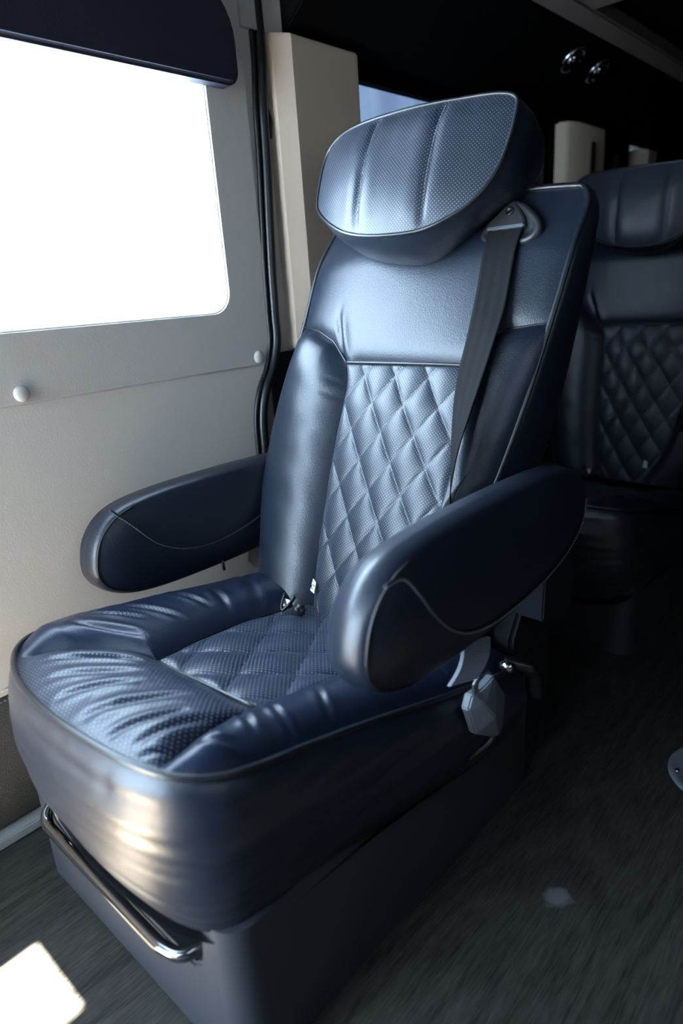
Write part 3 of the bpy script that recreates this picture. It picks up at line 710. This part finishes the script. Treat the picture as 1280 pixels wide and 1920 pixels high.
# ---- armrests
ARM = [(0.500, 0.585), (0.506, 0.555), (0.530, 0.528), (0.580, 0.508), (0.66, 0.498), (0.78, 0.495), (0.90, 0.497), (1.00, 0.510), (1.08, 0.543), (1.122, 0.585), (1.130, 0.630), (1.100, 0.668), (1.04, 0.690), (0.90, 0.697), (0.72, 0.697), (0.61, 0.690), (0.553, 0.673), (0.515, 0.635)]
def make_armrest(root, x_face, x_back, dy, dz, side):
    """x_face: the side seen by the camera, x_back: the far side"""
    lp = resample(lin(spline([(a+dy, b+dz) for a, b in ARM], 8, closed=True)), 150, True)
    sgn = 1 if x_face > x_back else -1
    cen = [Vector((clamp(p.x, 0.60+dy, 1.02+dy), 0.597+dz)) for p in lp]
    th = abs(x_face-x_back); rings = []
    for k in (1.0, 0.75, 0.5, 0.3, 0.15, 0.06):
        rings.append([Vector((x_back-sgn*0.010*(1-(1-k)**2), lerp(p.x, c.x, k), lerp(p.y, c.y, k))) for p, c in zip(inset_loop(lp, 0.021), cen)])
    for ins, t in ((0.021, 0.0), (0.010, 0.07), (0.003, 0.18), (0.0, 0.34), (-0.003, 0.35), (-0.003, 0.6), (-0.001, 0.8), (0.003, 0.9)):
        rings.append([Vector((lerp(x_back, x_face, t), p.x, p.y)) for p in inset_loop(lp, ins)])
    for k in (0, 0.05, 0.12, 0.2, 0.3, 0.45, 0.6, 0.8, 1.0):
        rings.append([Vector((lerp(x_back, x_face, 0.93)+sgn*0.016*(1-(1-k)**2.6), lerp(p.x, c.x, k), lerp(p.y, c.y, k))) for p, c in zip(inset_loop(lp, 0.006), cen)])
    pad = link('armrest', rings_mesh('armrest', rings), M['leather'], root)
    xf = lerp(x_back, x_face, 0.93)
    def surf(y, z):
        c = Vector((clamp(y, 0.60+dy, 1.02+dy), 0.597+dz)); d = Vector((y, z))-c
        best = 1
        if d.length > 1e-4:
            dn = d.normalized(); best = max(0.02, max(((q-c).dot(dn) for q in lp if ((q-c).normalized().dot(dn)) > 0.985), default=0.1))
        k = clamp(1-d.length/best); return xf+sgn*(0.016*(1-(1-k)**2.6))
    CV = [(0.545, 0.668), (0.562, 0.672), (0.580, 0.668), (0.600, 0.640), (0.627, 0.602), (0.675, 0.558), (0.744, 0.528), (0.838, 0.518), (0.946, 0.528), (1.026, 0.550), (1.085, 0.585), (1.112, 0.625)] if side == 'R' else \
         [(0.552, 0.690), (0.580, 0.660), (0.605, 0.630), (0.635, 0.600), (0.690, 0.572), (0.76, 0.562), (0.84, 0.570), (0.92, 0.592), (1.02, 0.635)]
    cv = resample(spline([(0, a+dy, b+dz) for a, b in CV], 8), 120); cv = [Vector((surf(p.y, p.z)+sgn*0.0004, p.y, p.z)) for p in cv]
    link('seam_welt', tube('seam_welt', cv, 0.0016, 6), M['piping'], pad)
    bm = bmesh.new()
    c2 = resample(cv, int(sum((b-a).length for a, b in zip(cv, cv[1:]))/0.0055))
    for i in range(0, len(c2)-1):
        p = c2[i]+Vector((sgn*0.0012, 0, -0.005)); d = (c2[i+1]-c2[i]); q = Vector((0, -d.z, d.y)).normalized()
        p = c2[i]+Vector((sgn*0.0010, 0, 0))+q*-0.0035; a = p+d*0.15; b = p+d*0.75
        vs = []
        for s in (a, b):
            for o in (-0.0006, 0.0006):
                for x in (-0.001, 0.0006): vs.append(bm.verts.new((s.x+sgn*x, s.y+q.y*o, s.z+q.z*o)))
        for f in ((0, 1, 3, 2), (4, 6, 7, 5), (0, 4, 5, 1), (2, 3, 7, 6), (1, 5, 7, 3), (0, 2, 6, 4)): bm.faces.new([vs[k] for k in f])
    s = link('stitching', from_bm('stitching', bm), M['stitch'], pad, smooth=False); s['kind'] = 'stuff'
    # welt round the nose
    i0 = [p for p in inset_loop(lp, 0.006)]
    nose = [p for p in i0 if p.x < 0.60+dy]
    nose.sort(key=lambda p: math.atan2(p.y-(0.597+dz), -(p.x-(0.62+dy))))
    link('nose_welt', tube('nose_welt', [Vector((xf+sgn*0.0005, p.x, p.y)) for p in nose], 0.0022, 6), M['piping'], pad)
    return pad

# ---- pedestal
def make_base(root, T, rich=True):
    def pt(y, z): return (y, z)
    # front frame: sill, posts
    h = 0.26
    fr = [(-1.100, 0.0), (-0.575, 0.0), (-0.575, 0.275), (-0.592, 0.275), (-0.600, 0.232), (-0.604, 0.200), (-0.611, 0.172), (-0.630, 0.155), (-0.660, 0.150), (-1.000, 0.150), (-1.030, 0.160), (-1.046, 0.185), (-1.050, 0.25), (-1.094, 0.25)]
    prism('front_frame', fr, 'y', 0.314, 0.345, M['base'], root, bev=0.004, matrix=T, seg=3)
    # rounded right front corner and side skins
    side = [(-0.580, 0.345), (-0.580, 0.314)]
    for k in range(9):
        a = math.radians(-90+90*k/8); side.append((-0.575+0.041*math.cos(a), 0.355+0.041*math.sin(a)))
    side += [(-0.5345, 0.60), (-0.528, 0.98), (-0.53, 1.06), (-0.56, 1.06), (-0.57, 0.36)]
    prism('side_skin', side, 'z', 0.0, 0.262, M['base'], root, matrix=T, bev=0.0)
    prism('side_skin', [(-1.100, 0.34), (-1.085, 0.34), (-1.085, 1.06), (-1.100, 1.06)], 'z', 0.0, 0.22, M['base'], root, matrix=T)
    box('rear_panel', (-1.10, 1.04, 0.0), (-0.54, 1.06, 0.26), M['plastic'], root, matrix=T)
    box('seat_riser', (-1.06, 0.42, 0.05), (-0.60, 1.02, 0.26), M['black'], root, matrix=T, bev=0.01)
    # U-shaped grab bar
    bp = spline([(-1.020, 0.40, 0.205), (-1.032, 0.345, 0.200), (-1.036, 0.310, 0.190), (-1.018, 0.296, 0.178), (-0.98, 0.294, 0.174), (-0.84, 0.294, 0.172), (-0.70, 0.294, 0.170), (-0.668, 0.296, 0.170), (-0.640, 0.305, 0.172), (-0.626, 0.330, 0.178), (-0.620, 0.40, 0.190)], 6)
    gb = link('grab_bar', tube('grab_bar', bp, 0.0098, 12), M['gloss'], root, T); gb['label'] = 'glossy black U-shaped bar under the cushion'
    for i, (x, z) in enumerate(((-0.995, 0.205), (-0.955, 0.198))):
        bm = bmesh.new(); bmesh.ops.create_uvsphere(bm, u_segments=12, v_segments=8, radius=0.011)
        bmesh.ops.scale(bm, verts=bm.verts, vec=(1, 0.7, 1)); bmesh.ops.translate(bm, verts=bm.verts, vec=(x, 0.350+0.02*i, z))
        link('mounting_bolt', from_bm('mounting_bolt', bm), M['silver'], root, T)
    # recliner housing, lever, arm bracket
    pts = [(0.99, 0.20), (1.03, 0.14), (1.14, 0.12), (1.16, 0.20), (1.15, 0.36), (1.12, 0.42), (1.04, 0.42), (1.00, 0.36)]
    link_ = prism('recliner_housing', pts, 'x', -0.575, -0.530, M['mech'], root, bev=0.008, matrix=T, seg=3)
    lev = spline([(-0.52, 0.95, 0.345), (-0.490, 0.97, 0.335), (-0.482, 0.985, 0.318), (-0.480, 0.992, 0.265)], 6)
    link('recline_lever', tube('recline_lever', lev, [0.011]*8+[0.014]*(len(lev)-8), 12), M['black'], root, T)
    link('pivot_pin', tube('pivot_pin', [(-0.50, 0.905, 0.368), (-0.478, 0.905, 0.368)], 0.009, 12), M['silver'], root, T)
    prism('arm_bracket', [(1.03, 0.40), (1.14, 0.36), (1.17, 0.44), (1.13, 0.54), (1.04, 0.54)], 'x', -0.545, -0.485, M['mech'], root, bev=0.003, matrix=T, seg=2)
    prism('arm_bracket', [(0.90, 0.40), (1.08, 0.36), (1.10, 0.44), (1.08, 0.52), (0.92, 0.52)], 'x', -1.175, -1.10, M['plastic'], root, bev=0.01, matrix=T, seg=3)
    if rich:
        # buckle on its stalk
        P = [(0.755, 0.400), (0.744, 0.380), (0.765, 0.323), (0.819, 0.285), (0.852, 0.289), (0.858, 0.347), (0.821, 0.401), (0.790, 0.396)]
        P = [(a-0.0, b) for a, b in P]
        vs = [(-0.480, a, b) for a, b in P]+[(-0.466, a, b) for a, b in P]
        r1, r2 = (-0.452, 0.770, 0.382), (-0.446, 0.792, 0.348); r3 = (-0.456, 0.822, 0.292)
        base = 8; vs += [r1, r2, r3]; R1, R2, R3 = 16, 17, 18
        fs = [tuple(range(7, -1, -1))]+[(i, (i+1) % 8, 8+(i+1) % 8, 8+i) for i in range(8)]
        fs += [(8, 9, R1), (9, 10, R2, R1), (10, 11, R3, R2), (11, 12, R3), (12, 13, R2, R3), (13, 14, R2), (14, 15, R1, R2), (15, 8, R1)]
        bm = bmesh.new(); me0 = mesh('t', vs, fs); bm.from_mesh(me0); bmesh.ops.recalc_face_normals(bm, faces=bm.faces)
        bmesh.ops.bevel(bm, geom=list(bm.edges), offset=0.0022, segments=2, affect='EDGES')
        bk = link('belt_buckle', from_bm('belt_buckle', bm), M['buckle'], root, T, smooth=False); bk['label'] = 'grey faceted belt buckle'
        prism('buckle_tongue', [(0.758, 0.395), (0.772, 0.395), (0.776, 0.425), (0.762, 0.415)], 'x', -0.470, -0.466, M['silver'], bk)
        # ribbed webbing from under the armrest
        vs, fs = [], []
        n = 34
        for j in range(n):
            t = j/(n-1); c = Vector((0.784, 0.480)).lerp(Vector((0.744, 0.425)), t)+Vector((0.004*math.sin(t*3.1), 0))
            x = -0.474+0.006*math.sin(math.pi*t); h = 0.0006*math.cos(j*math.pi)
            for i in range(2): vs.append((x+h+0.018*(i-0.5), c.x+(i-0.5)*0.046, c.y+(i-0.5)*-0.004))
        for j in range(n):
            x, y, z = vs[2*j]; vs.append((x-0.006, y, z)); x, y, z = vs[2*j+1]; vs.append((x-0.006, y, z))
        for j in range(n-1):
            a = 2*j; fs += [(a, a+1, a+3, a+2), (2*n+a, 2*n+a+2, 2*n+a+3, 2*n+a+1), (a, a+2, 2*n+a+2, 2*n+a), (a+1, 2*n+a+1, 2*n+a+3, a+3)]
        link('buckle_webbing', mesh('buckle_webbing', vs, fs), M['webgrey'], root, T, smooth=False)
        link('buckle_stalk', tube('buckle_stalk', spline([(-0.470, 0.832, 0.292), (-0.475, 0.825, 0.270), (-0.500, 0.80, 0.24)], 5), 0.005, 8), M['plastic'], root, T)
        link('hanging_strap', tube('hanging_strap', [(-1.125, 0.80, 0.46), (-1.125, 0.802, 0.435)], 0.0035, 6), M['black'], root, T)

def seat_frame(pivot, ang):
    s, c = math.sin(ang), math.cos(ang)
    return Matrix.Translation(pivot) @ Matrix(((1, 0, 0), (0, s, -c), (0, c, s))).to_4x4()
seat = bpy.data.objects.new('captain_chair', None); COL.objects.link(seat)
tag(seat, 'navy leather captain chair with quilted panels and both armrests down, nearest the camera', 'seat', 'captain chairs in the van')
make_backrest(seat, seat_frame((-0.81, 0.845, 0.40), math.radians(24)))
make_cushion(seat, Matrix.Identity(4))
make_base(seat, Matrix.Identity(4))
make_armrest(seat, -0.450, -0.528, 0.0, 0.0, 'R')
make_armrest(seat, -1.118, -1.200, 0.012, -0.045, 'L')

rear = bpy.data.objects.new('captain_chair', None); COL.objects.link(rear)
tag(rear, 'dim quilted navy captain chair behind the near one, partly hidden at the right edge', 'seat', 'captain chairs in the van')
make_backrest(rear, seat_frame((-0.81, 2.32, 0.33), math.radians(8)), rich=False)
RT = Matrix.Translation((0.0, 1.25, -0.05))
make_cushion(rear, RT)
make_base(rear, Matrix.Translation((0, 1.34, 0)), rich=False)

# ------------------------------------------------------------------ floor fitting at the right edge
dk = bpy.data.objects.new('table_mount', None); COL.objects.link(dk); dk.location = (-0.219, 1.31, 0.0)
tag(dk, 'round grey metal table mount let into the floor, cut by the right edge', 'floor plate')
prof = [(0.099, 0.0), (0.099, 0.003), (0.095, 0.006), (0.088, 0.006), (0.084, 0.0035), (0.045, 0.0035), (0.040, 0.001), (0.0001, 0.001)]
link('flange', rings_mesh('flange', [[Vector((r*math.cos(a*math.pi/32), r*math.sin(a*math.pi/32), h)) for a in range(64)] for r, h in prof]), M['mount'], dk)
for k in range(6):
    a = math.radians(206+60*k); c = Vector((0.082*math.cos(a), 0.082*math.sin(a), 0))
    rr = [[c+Vector((r*math.cos(b*math.pi/8), r*math.sin(b*math.pi/8), h)) for b in range(16)] for r, h in ((0.0055, 0.0034), (0.005, 0.0056), (0.003, 0.0066), (0.0001, 0.0068))]
    link('screw', rings_mesh('screw', rr), M['silver'], dk)
